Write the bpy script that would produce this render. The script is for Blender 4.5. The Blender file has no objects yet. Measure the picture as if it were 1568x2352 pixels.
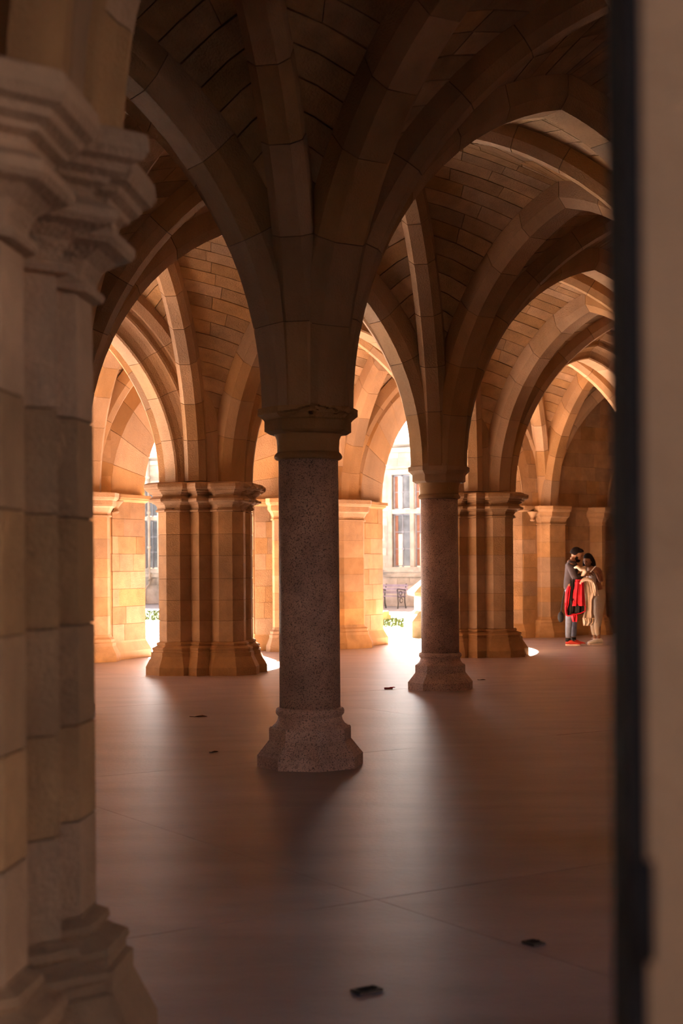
import bpy, bmesh, math, random
import numpy as np
from mathutils import Vector, Matrix
random.seed(7)
R_ = random.Random(11)
SC = bpy.context.scene
COL = SC.collection
pi = math.pi

# ------------------------------------------------------------------ camera
CAMZ = 1.5
FPX = 3380.0
cam_d = bpy.data.cameras.new('camera')
cam = bpy.data.objects.new('camera', cam_d)
COL.objects.link(cam)
cam.location = (0, 0, CAMZ)
cam.rotation_euler = (math.radians(90), math.radians(0.4), 0)
cam_d.sensor_fit = 'VERTICAL'
cam_d.sensor_height = 36.0
cam_d.sensor_width = 24.0
cam_d.lens = FPX * 36.0 / 2352.0
cam_d.shift_y = (1298.0 - 1176.0) / 2352.0
cam_d.clip_start = 0.05
cam_d.clip_end = 400
cam_d.dof.use_dof = True
cam_d.dof.focus_distance = 15.0
cam_d.dof.aperture_fstop = 3.0
SC.camera = cam

# ------------------------------------------------------------------ light
SUN_EL = math.radians(40.6)
w = bpy.data.worlds.new('sky')
SC.world = w
w.use_nodes = True
nt = w.node_tree
bg = nt.nodes['Background']
sky = nt.nodes.new('ShaderNodeTexSky')
sky.sky_type = 'NISHITA'
sky.sun_disc = False
sky.sun_elevation = SUN_EL
sky.sun_rotation = math.radians(-12.6)
sky.air_density = 1.0
sky.dust_density = 2.5
sky.ozone_density = 1.0
nt.links.new(sky.outputs[0], bg.inputs[0])
bg.inputs[1].default_value = 0.14
sd = bpy.data.lights.new('sun', 'SUN')
sun = bpy.data.objects.new('sun', sd)
COL.objects.link(sun)
sd.energy = 75.0
sd.angle = math.radians(0.6)
sd.color = (1.0, 0.93, 0.84)
tr = Vector((0.22 * math.cos(SUN_EL), -0.976 * math.cos(SUN_EL), -math.sin(SUN_EL)))
sun.rotation_euler = tr.to_track_quat('-Z', 'Y').to_euler()
sun.location = (-4, 40, 30)

SC.view_settings.view_transform = 'Standard'
SC.view_settings.look = 'None'
SC.view_settings.exposure = 1.68
SC.view_settings.gamma = 1.0
SC.view_settings.use_curve_mapping = False
SC.cycles.max_bounces = 14
SC.cycles.diffuse_bounces = 12
SC.cycles.glossy_bounces = 4
SC.cycles.use_denoising = True
SC.cycles.sample_clamp_indirect = 20

# ------------------------------------------------------------------ helpers
def obj(name, verts, faces, mat, parent=None, smooth=False, mats=None, fm=None):
    me = bpy.data.meshes.new(name)
    me.from_pydata([tuple(v) for v in verts], [], faces)
    if mats:
        for m in mats: me.materials.append(m)
        me.polygons.foreach_set('material_index', fm)
    else:
        me.materials.append(mat)
    if smooth:
        me.polygons.foreach_set('use_smooth', [True] * len(me.polygons))
    me.update()
    o = bpy.data.objects.new(name, me)
    COL.objects.link(o)
    if parent is not None: o.parent = parent
    return o

def empty(name, loc=(0, 0, 0)):
    o = bpy.data.objects.new(name, None)
    o.empty_display_size = .2
    o.location = loc
    COL.objects.link(o)
    return o

def tag(o, label=None, cat=None, group=None, kind=None):
    if label: o['label'] = label
    if cat: o['category'] = cat
    if group: o['group'] = group
    if kind: o['kind'] = kind
    return o

class MB:
    def __init__(s): s.v = []; s.f = []; s.m = []
    def add(s, vs, fs, mi=0):
        n = len(s.v); s.v += [tuple(v) for v in vs]; s.f += [tuple(i + n for i in f) for f in fs]
        s.m += [mi] * len(fs)
    def box(s, c, d, rz=0, mi=0):
        cx, cy, cz = c; dx, dy, dz = d[0] / 2, d[1] / 2, d[2] / 2
        ca, sa = math.cos(rz), math.sin(rz)
        vs = []
        for z in (-dz, dz):
            for x, y in ((-dx, -dy), (dx, -dy), (dx, dy), (-dx, dy)):
                vs.append((cx + x * ca - y * sa, cy + x * sa + y * ca, cz + z))
        s.add(vs, BOXF, mi)
    def tube(s, pts, rad, n=8, mi=0, cap=True):
        pts = [Vector(p) for p in pts]
        if not isinstance(rad, (list, tuple)): rad = [rad] * len(pts)
        vs = []
        for i, p in enumerate(pts):
            t = (pts[min(i + 1, len(pts) - 1)] - pts[max(i - 1, 0)]).normalized()
            a = t.orthogonal().normalized() if i == 0 else (pa - t * pa.dot(t)).normalized()
            pa = a; b = t.cross(a)
            for k in range(n):
                an = 2 * pi * k / n
                vs.append(p + (a * math.cos(an) + b * math.sin(an)) * rad[i])
        fs = []
        for i in range(len(pts) - 1):
            for k in range(n):
                k2 = (k + 1) % n
                fs.append((i * n + k, i * n + k2, (i + 1) * n + k2, (i + 1) * n + k))
        if cap:
            fs.append(tuple(range(n))[::-1]); fs.append(tuple(range((len(pts) - 1) * n, len(pts) * n)))
        s.add(vs, fs, mi)
    def build(s, name, mat, parent=None, smooth=False, mats=None):
        return obj(name, s.v, s.f, mat, parent, smooth, mats, s.m if mats else None)

BOXF = [(0, 3, 2, 1), (4, 5, 6, 7), (0, 1, 5, 4), (1, 2, 6, 5), (2, 3, 7, 6), (3, 0, 4, 7)]

STF = [(0, 5, 4, 1), (1, 4, 3, 2), (6, 7, 10, 11), (7, 8, 9, 10), (0, 1, 7, 6), (1, 2, 8, 7), (2, 3, 9, 8), (3, 4, 10, 9), (4, 5, 11, 10), (5, 0, 6, 11)]
def hexa(bot, top):
    """eight corners: bot 4 + top 4"""
    return list(bot) + list(top), BOXF

def offset_path(path, d, closed):
    n = len(path); out = []
    def en(i, j):
        dx = path[j][0] - path[i][0]; dy = path[j][1] - path[i][1]
        l = math.hypot(dx, dy); return (dy / l, -dx / l)
    for i in range(n):
        if closed or 0 < i < n - 1:
            a = en((i - 1) % n, i); b = en(i, (i + 1) % n)
        elif i == 0: a = b = en(0, 1)
        else: a = b = en(n - 2, n - 1)
        k = 1 + a[0] * b[0] + a[1] * b[1]
        if k < .2: k = .2
        out.append((path[i][0] + d * (a[0] + b[0]) / k, path[i][1] + d * (a[1] + b[1]) / k))
    return out

def sweep(path, prof, closed=True, cap=True):
    """prof: (z, off) going up. path CCW, offset is to the outside"""
    vs = []; n = len(path)
    for z, d in prof:
        vs += [(x, y, z) for x, y in offset_path(path, d, closed)]
    fs = []
    for i in range(len(prof) - 1):
        for k in range(n if closed else n - 1):
            k2 = (k + 1) % n
            fs.append((i * n + k, i * n + k2, (i + 1) * n + k2, (i + 1) * n + k))
    if closed and cap:
        fs.append(tuple(range(n))[::-1]); fs.append(tuple(range((len(prof) - 1) * n, len(prof) * n)))
    return vs, fs

# ------------------------------------------------------------------ materials
def material(name, base, rough=.85, var=.12, scale=6.0, tint=None, tintamt=.35, speck=None, bump=.02, objvar=.25, metal=0, bscale=60, spec=.25, warp=None):
    m = bpy.data.materials.new(name)
    m.use_nodes = True
    t = m.node_tree; N = t.nodes; L = t.links
    b = N['Principled BSDF']
    b.inputs['Roughness'].default_value = rough
    b.inputs['Metallic'].default_value = metal
    b.inputs['Specular IOR Level'].default_value = spec
    tc = N.new('ShaderNodeTexCoord')
    geo = N.new('ShaderNodeNewGeometry')
    src = geo.outputs['Position']
    n1 = N.new('ShaderNodeTexNoise'); n1.inputs['Scale'].default_value = scale; n1.inputs['Detail'].default_value = 5
    n1.inputs['Roughness'].default_value = .6
    if warp:
        mp = N.new('ShaderNodeMapping'); mp.inputs['Scale'].default_value = warp
        L.new(src, mp.inputs[0]); L.new(mp.outputs[0], n1.inputs['Vector'])
    else:
        L.new(src, n1.inputs['Vector'])
    r = N.new('ShaderNodeValToRGB')
    c = Vector(base)
    lo = [max(0, x * (1 - var * 2)) for x in base]; hi = [min(1, x * (1 + var)) for x in base]
    r.color_ramp.elements[0].position = .3; r.color_ramp.elements[0].color = (*lo, 1)
    r.color_ramp.elements[1].position = .68; r.color_ramp.elements[1].color = (*hi, 1)
    L.new(n1.outputs['Fac'], r.inputs[0])
    out = r.outputs[0]
    if tint:
        n2 = N.new('ShaderNodeTexNoise'); n2.inputs['Scale'].default_value = scale * .28; n2.inputs['Detail'].default_value = 3
        L.new(src, n2.inputs['Vector'])
        rr = N.new('ShaderNodeMapRange'); rr.inputs[1].default_value = .45; rr.inputs[2].default_value = .7
        rr.inputs[4].default_value = tintamt
        L.new(n2.outputs['Fac'], rr.inputs[0])
        mx = N.new('ShaderNodeMixRGB'); mx.inputs[2].default_value = (*tint, 1)
        L.new(rr.outputs[0], mx.inputs[0]); L.new(out, mx.inputs[1]); out = mx.outputs[0]
    if speck:
        for sc, col, lo_, hi_, am in speck:
            n3 = N.new('ShaderNodeTexNoise'); n3.inputs['Scale'].default_value = sc; n3.inputs['Detail'].default_value = 2
            L.new(src, n3.inputs['Vector'])
            rr = N.new('ShaderNodeMapRange'); rr.inputs[1].default_value = lo_; rr.inputs[2].default_value = hi_; rr.inputs[4].default_value = am
            L.new(n3.outputs['Fac'], rr.inputs[0])
            mx = N.new('ShaderNodeMixRGB'); mx.inputs[2].default_value = (*col, 1)
            L.new(rr.outputs[0], mx.inputs[0]); L.new(out, mx.inputs[1]); out = mx.outputs[0]
    if objvar:
        oi = N.new('ShaderNodeObjectInfo')
        h = N.new('ShaderNodeHueSaturation')
        a = N.new('ShaderNodeMapRange'); a.inputs[3].default_value = 1 - objvar; a.inputs[4].default_value = 1 + objvar * .6
        L.new(oi.outputs['Random'], a.inputs[0]); L.new(a.outputs[0], h.inputs['Value'])
        ml = N.new('ShaderNodeMath'); ml.operation = 'MULTIPLY'; ml.inputs[1].default_value = 7.31
        fr = N.new('ShaderNodeMath'); fr.operation = 'FRACT'
        L.new(oi.outputs['Random'], ml.inputs[0]); L.new(ml.outputs[0], fr.inputs[0])
        s2 = N.new('ShaderNodeMapRange'); s2.inputs[3].default_value = .88; s2.inputs[4].default_value = 1.1
        L.new(fr.outputs[0], s2.inputs[0]); L.new(s2.outputs[0], h.inputs['Saturation'])
        L.new(out, h.inputs['Color']); out = h.outputs[0]
    L.new(out, b.inputs['Base Color'])
    if bump:
        n4 = N.new('ShaderNodeTexNoise'); n4.inputs['Scale'].default_value = bscale; n4.inputs['Detail'].default_value = 4
        L.new(src, n4.inputs['Vector'])
        bp = N.new('ShaderNodeBump'); bp.inputs['Distance'].default_value = bump; bp.inputs['Strength'].default_value = .5
        L.new(n4.outputs['Fac'], bp.inputs['Height']); L.new(bp.outputs[0], b.inputs['Normal'])
    return m

STONE = material('sandstone', (.42, .246, .12), var=.12, scale=4, tint=(.27, .145, .066), tintamt=.5, objvar=.2)
WEBST = material('vault_sandstone', (.44, .268, .13), var=.13, scale=5, tint=(.27, .145, .066), tintamt=.4, objvar=.26)
DRESS = material('dressed_sandstone', (.42, .246, .118), var=.10, scale=3, tint=(.25, .13, .058), tintamt=.5, objvar=.2, warp=(1, 1, .35))
MORTAR = material('mortar_joint', (.17, .10, .055), var=.1, objvar=0)
GRAN = material('red_granite', (.66, .43, .33), rough=.6, var=.10, scale=9, tint=(.34, .22, .18), tintamt=.7, objvar=.05,
                speck=[(110, (.07, .05, .05), .55, .60, .8), (170, (.62, .42, .33), .60, .64, .6)], bump=.002, bscale=200)
FLOORM = material('floor_concrete', (.36, .27, .245), rough=.385, var=.12, scale=1.6, tint=(.27, .185, .16), tintamt=.5, objvar=.08, bump=.004, bscale=30, spec=.5, warp=(.6, 1.6, 1))
JOINTM = material('floor_joint', (.17, .12, .10), objvar=0, var=.05)
FACM = material('weathered_pale_stone', (.31, .28, .265), var=.2, scale=2, tint=(.30, .27, .27), tintamt=.5, objvar=.25)
DARKM = material('near_black', (.022, .018, .016), rough=.9, var=.1, objvar=0, bump=.001, spec=.08)

# ------------------------------------------------------------------ layout (metres, camera at the origin looking along +y)
TH = math.radians(33)
Q = Vector((math.cos(TH), math.sin(TH))); P = Vector((-math.sin(TH), math.cos(TH)))
BAY = 4.86
C1 = Vector((-.244, 11.055))
PN = Vector((4.13, 3.45))      # step between the north piers
WN = Vector((4.12, 3.45))
ZS = 2.67
def node(i, j):
    if (i, j) == (0, 1): return C1 + P * BAY + Vector((-.06, 0))
    if j in (0, 1): return C1 + Q * (BAY * i) + P * (BAY * j)
    if j == 2: return Vector((-1.91, 20.85)) + PN * (i - 1)
    if j == 3: return Vector((.056, 26.76)) + WN * (i - 2)
    if j == -1:
        if i == -1: return Vector((-1.395, 4.15))
        return C1 + Q * (BAY * i) + P * (BAY * j)
    return C1 + Q * (BAY * i) - P * (BAY + 3.75)
def kind_of(j): return {0: 'col', 1: 'col', 2: 'pier', -1: 'pier', 3: 'wall', -2: 'wall'}[j]

def project(x, y, z):
    if y < .3: return None
    return 784 + FPX * x / y, 1298 - FPX * (z - CAMZ) / y

# ------------------------------------------------------------------ arches
class Half:
    """half of a pointed arch; a = foot axis (2D), e = direction towards the apex, r0 = distance of soffit spring from axis"""
    def __init__(s, a, e, r0, half, H, zs=ZS, lat=0.0):
        s.a = a; s.e = e.normalized(); s.r0 = r0; s.half = half
        s.R = (half * half + H * H) / (2 * half)
        s.c = r0 + s.R; s.mid = r0 + half; s.zs = zs
        s.n = Vector((-s.e.y, s.e.x)); s.lat = lat
    def p(s, u, off=0.0, t=0.0):
        r = s.R + off
        tm = math.acos(max(-1, min(1, (s.c - s.mid) / r)))
        th = u * tm
        d = s.c - r * math.cos(th)
        q = s.a + s.e * d + s.n * (t + s.lat)
        return Vector((q.x, q.y, s.zs + r * math.sin(th)))

def seg_mesh(h, prof, u0, u1, k=3, lift=0.0):
    vs = []; n = len(prof)
    for i in range(k + 1):
        u = u0 + (u1 - u0) * i / k
        vs += [h.p(u, o, t) for t, o in prof]
    fs = []
    for i in range(k):
        for j in range(n):
            j2 = (j + 1) % n
            fs.append((i * n + j, i * n + j2, (i + 1) * n + j2, (i + 1) * n + j))
    fs.append(tuple(range(n))[::-1]); fs.append(tuple(range(k * n, (k + 1) * n)))
    return vs, fs

TPROF = [(-.12, 0), (.12, 0), (.21, .10), (.21, .30), (-.21, .30), (-.21, .10)]
DPROF = [(-.075, 0), (.075, 0), (.15, .085), (.15, .26), (-.15, .26), (-.15, .085)]
_hw = [(.13, 0), (.155, .02), (.165, .07), (.20, .135), (.26, .18), (.31, .20), (.345, .20), (.36, .225), (.365, .285), (.395, .315), (.435, .315), (.53, .40), (.53, .56)]
WPROF = [(-t, o) for t, o in _hw[:1]] + _hw + [(-t, o) for t, o in _hw[:0:-1]]
def shrink(prof, d):
    return offset_path(prof, -d, True)

def rib(name, halves, prof, nv, parent, detail):
    core = MB()
    for h in halves:
        core.add(*seg_mesh(h, shrink(prof, .012) if detail else prof, 0, 1, 12))
    c = core.build(name, MORTAR if detail else DRESS, parent)
    if detail:
        for h in halves:
            cuts = [0] + [(i + R_.uniform(-.08, .08)) / nv for i in range(1, nv)] + [1]
            for i in range(nv):
                g = .0009
                vs, fs = seg_mesh(h, prof, cuts[i] + (g if i else 0), cuts[i + 1] - g, 3)
                obj('voussoir', vs, fs, DRESS, c)
    return c

def r0_of(j, typ):
    k = kind_of(j)
    if k == 'col': return .33
    if k == 'pier': return .66 if typ == 'd' else .68
    return .22 if typ == 'd' else .26

HARCH = 5.287 - ZS
HPP = 5.1 - ZS
def arch_halves(n0, n1):
    """transverse arch between lattice nodes"""
    a = node(*n0); b = node(*n1)
    wide = n0[1] == n1[1] and kind_of(n0[1]) == 'pier'
    r0, r1 = ((.81, .81) if n0[1] < 0 else (.60, .60)) if wide else (r0_of(n0[1], 't'), r0_of(n1[1], 't'))
    S = (b - a).length; half = (S - r0 - r1) / 2
    H = HPP if wide else HARCH
    if kind_of(n0[1]) == 'wall' and kind_of(n1[1]) == 'wall': H = HARCH
    return Half(a, b - a, r0, half, H), Half(b, a - b, r1, half, H), wide

# ------------------------------------------------------------------ vault bays
roof_z = 6.25
ceil_no = 0
HD = 5.7 - ZS
done_arches = set()
def bay(i, j):
    ns = [(i, j), (i + 1, j), (i + 1, j + 1), (i, j + 1)]
    pts = [node(*n) for n in ns]
    O = sum(pts, Vector((0, 0))) / 4
    vis = False
    for k in range(7):
        for l in range(7):
            a, b = k / 6, l / 6
            q = pts[0] * (1 - a) * (1 - b) + pts[1] * a * (1 - b) + pts[2] * a * b + pts[3] * (1 - a) * b
            for z in (3.0, 4.0, 5.3):
                pr = project(q.x, q.y, z)
                if pr and 225 < pr[0] < 1400 and -60 < pr[1]: vis = True
    C = empty('ceiling'); tag(C, kind='structure')
    aisle = j in (2, -2)
    dh = []
    for n, p in zip(ns, pts):
        r0 = r0_of(n[1], 'd')
        dh.append(Half(p, O - p, r0, (O - p).length - r0, HD - (.12 if aisle else 0)))
    # diagonal ribs
    rib('diagonal_rib', dh[0:1] + dh[2:3], DPROF, 8, C, vis)
    rib('diagonal_rib', dh[1:2] + dh[3:4], DPROF, 8, C, vis)
    # transverse ribs
    shells = MB(); stones = []
    for s in range(4):
        n0, n1 = ns[s], ns[(s + 1) % 4]
        key = tuple(sorted((n0, n1)))
        h0, h1, wide = arch_halves(n0, n1)
        if key not in done_arches:
            done_arches.add(key)
            if not (kind_of(n0[1]) == 'wall' and kind_of(n1[1]) == 'wall'):
                rib('arcade_arch' if wide else 'transverse_arch', [h0, h1], WPROF if wide else TPROF, 6, C, vis)
            else:
                rib('wall_rib', [h0, h1], [(-.13, .1), (.13, .1), (.13, .3), (-.13, .3)], 6, C, vis)
        # web: two half cells
        o_ar = .46 if wide else .24
        lat = .40 if wide else .1
        for (hA, hD, inward) in ((h0, dh[s], None), (h1, dh[(s + 1) % 4], None)):
            sg = 1 if (O - hA.a).dot(hA.n) > 0 else -1
            ra = hA.R + o_ar; ta = math.acos(max(-1, min(1, (hA.c - hA.mid) / ra)))
            rd = hD.R + .19; td = math.acos(max(-1, min(1, (hD.c - hD.mid) / rd)))
            kz = ra * math.sin(ta) / (rd * math.sin(td))
            def AU(u):
                return min(1, math.asin(max(-1, min(1, kz * rd * math.sin(u * td) / ra))) / ta)
            def S(u, v, lift=0.0):
                a = hD.p(u, .19)
                b = hA.p(AU(u), o_ar, sg * lat * min(1, u * 2.2))
                q = a.lerp(b, v)
                bulge = .06 * math.sin(pi * v) * u
                q.z += bulge + lift
                # lift along an approximate outward direction near the springing
                if lift:
                    dirh = Vector((hD.e.x + hA.e.x * 1.0, hD.e.y + hA.e.y, 0)).normalized()
                    q -= dirh * lift * (1 - u) * 1.5
                return q
            nr = 19; u0 = .10
            ku, kv = 12, 5
            vs = []
            for a_ in range(ku + 1):
                for b_ in range(kv + 1):
                    vs.append(S(u0 * .5 + (1 - u0 * .5) * a_ / ku, b_ / kv, .03 if vis else 0))
            fs = [(a_ * (kv + 1) + b_, a_ * (kv + 1) + b_ + 1, (a_ + 1) * (kv + 1) + b_ + 1, (a_ + 1) * (kv + 1) + b_) for a_ in range(ku) for b_ in range(kv)]
            shells.add(vs, fs)
            if vis:
                for r in range(nr):
                    ua = u0 + (1 - u0) * r / nr; ub = u0 + (1 - u0) * (r + 1) / nr
                    wdt = (S((ua + ub) / 2, 0) - S((ua + ub) / 2, 1)).length
                    m = max(1, int(round(wdt / .62)))
                    c = [0]; ofs = R_.uniform(-.25, .25) if m > 1 else 0
                    for x in range(1, m): c.append(max(.12, min(.88, (x + ofs + R_.uniform(-.12, .12)) / m)))
                    c.append(1)
                    for x in range(m):
                        gu = .0013; gv = .004 / max(wdt, .3)
                        q = []
                        dz = R_.uniform(-.003, .003)
                        v0 = c[x] + (gv if x else 0); v1 = c[x + 1] - (gv if x < m - 1 else 0)
                        vm = (v0 + v1) / 2
                        for lift in (dz, .06):
                            q += [S(ua + gu, v0, lift), S(ua + gu, vm, lift), S(ua + gu, v1, lift), S(ub - gu, v1, lift), S(ub - gu, vm, lift), S(ub - gu, v0, lift)]
                        stones.append((wdt / m * (ub - ua), q))
    sh = shells.build('vault_web', MORTAR if vis else WEBST, C)
    if vis:
        stones.sort(key=lambda s: -s[0])
        for a_, q in stones[:300]:
            obj('web_stone', q, STF, WEBST, sh)
        rest = MB()
        for a_, q in stones[300:]: rest.add(q, STF)
        if rest.v:
            o = rest.build('small_web_stones', WEBST, sh); o['kind'] = 'stuff'
    return C

# ------------------------------------------------------------------ granite column
def oct_r(th, ap, rot=TH):
    a = (th - rot) % (pi / 4)
    a = min(a, pi / 4 - a) if False else ((th - rot + pi / 8) % (pi / 4)) - pi / 8
    return ap / math.cos(a)

def ring_loft(prof, n, cx=0, cy=0):
    """prof: (z, r, octness)"""
    vs = []
    for z, r, oc in prof:
        for k in range(n):
            th = TH + 2 * pi * (k + .5) / n - 0
            rr = r * (1 - oc) + oct_r(th, r) * oc
            vs.append((cx + rr * math.cos(th), cy + rr * math.sin(th), z))
    fs = []
    for i in range(len(prof) - 1):
        for k in range(n):
            k2 = (k + 1) % n
            fs.append((i * n + k, i * n + k2, (i + 1) * n + k2, (i + 1) * n + k))
    fs.append(tuple(range(n))[::-1]); fs.append(tuple(range((len(prof) - 1) * n, len(prof) * n)))
    return vs, fs

def octagon(ap):
    R = ap / math.cos(pi / 8)
    return [(R * math.cos(TH + pi / 8 + k * pi / 4), R * math.sin(TH + pi / 8 + k * pi / 4)) for k in range(8)]

def column(pos, label, worn=False):
    t = empty('granite_column', (pos.x, pos.y, 0)); tag(t, label, 'column')
    oc8 = octagon(1.0)
    # plinth: octagon below, round above
    MBp = MB()
    vs, fs = sweep(octagon(.372), [(0, 0), (.085, 0), (.20, -.085), (.205, -.087)]); MBp.add(vs, fs)
    vs, fs = sweep(octagon(.288), [(.195, -.02), (.2, 0), (.285, 0), (.297, -.01)]); MBp.add(vs, fs)
    MBp.build('plinth', GRAN, t)
    N = 64
    obj('base_moulding', *ring_loft([(.28, .285, .8), (.30, .278, .3), (.315, .262, 0), (.34, .246, 0), (.37, .238, 0), (.378, .245, 0),
        (.392, .256, 0), (.41, .258, 0), (.428, .252, 0), (.437, .238, 0), (.44, .22, 0)], N), GRAN, t, True)
    obj('shaft', *ring_loft([(.435, .229, 0), (1.3, .2275, 0), (2.30, .224, 0)], N), GRAN, t, True)
    obj('necking_ring', *ring_loft([(2.288, .224, 0), (2.292, .244, 0), (2.303, .254, 0), (2.318, .256, 0), (2.332, .248, 0), (2.345, .236, 0)], N), DRESS, t, True)
    obj('bell', *ring_loft([(2.335, .233, 0), (2.38, .232, 0), (2.44, .236, 0), (2.475, .250, 0), (2.485, .262, 0)], N), DRESS, t, True)
    if not worn:
        vs, fs = sweep(octagon(.305), [(2.478, -.035), (2.50, 0), (2.575, 0), (2.622, .047), (2.67, .047), (2.675, .02), (2.70, .02)])
        obj('abacus', vs, fs, DRESS, t)
    else:
        vs, fs = sweep(octagon(.305), [(2.478, -.035), (2.50, 0), (2.575, 0), (2.585, .008)])
        a = obj('abacus', vs, fs, DRESS, t)
        # eroded upper fascia: dense ring with a broken band and a hole
        n = 240; zs = [2.58 + .09 * k / 14 for k in range(15)]
        pf = [(2.575, -.02)]
        vs = []; rg = random.Random(3)
        from mathutils import noise
        for iz, z in enumerate(zs):
            for k in range(n):
                th = 2 * pi * k / n
                base = .305 + .047 * min(1, (z - 2.58) / .04)
                rr = oct_r(th, base)
                # damage on the sides facing the camera and to the right
                ang = (th - math.radians(-78) + pi) % (2 * pi) - pi
                s = ang / math.radians(1)
                x = rr * math.cos(th)
                band = 2.628 + .022 * math.sin(x * 11 + .8) + .010 * noise.noise(Vector((x * 16, 0, 3)))
                dep = 0
                if -48 < s < 64:
                    wd = .011 + .010 * noise.noise(Vector((x * 22, 5, 1)))
                    dd = abs(z - band)
                    if dd < abs(wd) + .004: dep = .045
                    elif z > band and s > 5: dep = .022 + .018 * noise.noise(Vector((x * 30, z * 40, 0)))
                    if abs(x - .03) < .012 and abs(z - 2.612) < .010: dep = .09
                rr -= dep
                vs.append((x * rr / oct_r(th, base) if False else rr * math.cos(th), rr * math.sin(th), z))
        fs = []
        for i in range(len(zs) - 1):
            for k in range(n):
                k2 = (k + 1) % n
                fs.append((i * n + k, i * n + k2, (i + 1) * n + k2, (i + 1) * n + k))
        fs.append(tuple(range(n))[::-1]); fs.append(tuple(range((len(zs) - 1) * n, len(zs) * n)))
        f2 = obj('broken_fascia', vs, fs, DRESS, t)
        f2['label'] = 'cracked and chipped upper edge of the capital'
    return t

# ------------------------------------------------------------------ clustered pier
def pier_plan(rot=math.radians(40.5)):
    R, e, h, u1, c = .745, .095, .23, .43, .135
    quad = [(R, -e), (R, e), (R - c, h), (u1, h), (u1, u1), (h, u1), (h, R - c)]
    pts = []
    for k in range(4):
        a = k * pi / 2 + rot
        for (x, y) in quad: pts.append((x * math.cos(a) - y * math.sin(a), x * math.sin(a) + y * math.cos(a)))
    return pts
PLAN = pier_plan()
JZ = [.46, .745, 1.03, 1.327, 1.646, 1.941, 2.25]
def pier(pos, label, broken=False, mat=None, dz=0.0):
    m = mat or STONE
    t = empty('clustered_pier', (pos.x, pos.y, 0)); tag(t, label, 'pier')
    obj('base', *sweep(PLAN, [(0, .175), (.11, .175), (.255, .105), (.31, .105), (.318, .085), (.34, .085), (.355, .095), (.375, .09), (.392, .05), (.405, .03), (.42, .04), (.44, .035), (.455, .0), (.46, .0)]), m, t)
    core = obj('core', *sweep(PLAN, [(.45, -.012), (2.26 + dz, -.012)]), MORTAR, t)
    jz = JZ[:-1] + [JZ[-1] + dz]
    for a, b in zip(jz[:-1], jz[1:]):
        obj('shaft_course', *sweep(PLAN, [(a + .002, -.003), (a + .005, 0), (b - .005, 0), (b - .002, -.003)]), m, t)
    prof = [(2.248, 0), (2.252, .028), (2.268, .034), (2.28, .028), (2.286, .012), (2.31, .012), (2.345, .028), (2.375, .065), (2.385, .10), (2.40, .112),
            (2.425, .112), (2.44, .095), (2.455, .072), (2.47, .066), (2.488, .07), (2.50, .095), (2.515, .10), (2.53, .125), (2.55, .132), (2.56, .155), (2.585, .168), (2.63, .165), (2.64, .15)]
    prof = [(z + dz, o * 1.12) for z, o in prof]
    if not broken:
        obj('capital', *sweep(PLAN, prof + [(2.655 + dz, .12)]), m, t)
    else:
        from mathutils import noise
        dense = []
        for (z0, o0), (z1, o1) in zip(prof[:-1], prof[1:]): dense.append((z0, o0))
        dense.append(prof[-1]); dense.append((2.655, .12))
        # subdivide plan
        pl = []
        for k in range(len(PLAN)):
            a = Vector(PLAN[k]); b = Vector(PLAN[(k + 1) % len(PLAN)])
            pl.append(tuple(a))
        vs, fs = sweep(PLAN, dense)
        bm = bmesh.new()
        bv = [bm.verts.new(v) for v in vs]
        for f in fs: bm.faces.new([bv[i] for i in f])
        ed = [e for e in bm.edges if abs(e.verts[0].co.z - e.verts[1].co.z) < 1e-5 and max(e.verts[0].co.x, e.verts[1].co.x) > .45]
        bmesh.ops.subdivide_edges(bm, edges=ed, cuts=5, use_grid_fill=True)
        for v in bm.verts:
            if v.co.x > .50 and v.co.y < .45:
                k = min(1, (v.co.x - .50) / .12)
                nz = noise.noise(v.co * 11) + .6 * noise.noise(v.co * 26)
                d = -.05 * k + .085 * nz * k
                v.co.x += d; v.co.y -= d * .4; v.co.z += .03 * noise.noise(v.co * 19) * k
        me = bpy.data.meshes.new('capital'); bm.to_mesh(me); bm.free(); me.materials.append(m)
        o = bpy.data.objects.new('capital', me); COL.objects.link(o); o.parent = t
        o['label'] = 'moulded capital with its right end broken away'
    obj('springer', *sweep([(x * .62, y * .62) for x, y in PLAN], [(2.64, 0), (3.3, -.06)]), m, t)
    return t

# ------------------------------------------------------------------ ashlar facing
def facing(parent, A, B, z0, z1, mat, h=.295, ln=.52, th=.035, gap=.005, name='ashlar_block', skip=None, both=False, rs=None, limit=300):
    """blocks in front of the line A->B; the visible side is to the right of A->B"""
    rs = rs or R_
    A = Vector(A); B = Vector(B); L = (B - A).length; e = (B - A) / L; n = Vector((e.y, -e.x))
    nr = max(1, int(round((z1 - z0) / h))); hh = (z1 - z0) / nr
    out = []
    for r in range(nr):
        cuts = [0]; x = rs.uniform(.3, 1) * ln
        while x < L - .3 * ln:
            cuts.append(x); x += ln * rs.uniform(.75, 1.3)
        cuts.append(L)
        za = z0 + r * hh + gap / 2; zb = z0 + (r + 1) * hh - gap / 2
        for a, b in zip(cuts[:-1], cuts[1:]):
            if skip and skip((a + b) / 2, (za + zb) / 2): continue
            t = th + rs.uniform(-.004, .004)
            p = [A + e * (a + gap / 2), A + e * (b - gap / 2), A + e * (b - gap / 2) + n * t, A + e * (a + gap / 2) + n * t]
            q = [(v.x, v.y, za) for v in p] + [(v.x, v.y, zb) for v in p]
            out.append(q)
    for q in out[:limit]: obj(name, q, BOXF[:], mat, parent)
    if len(out) > limit:
        m = MB()
        for q in out[limit:]: m.add(q, BOXF)
        m.build(name + '_rest', mat, parent)['kind'] = 'stuff'

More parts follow.
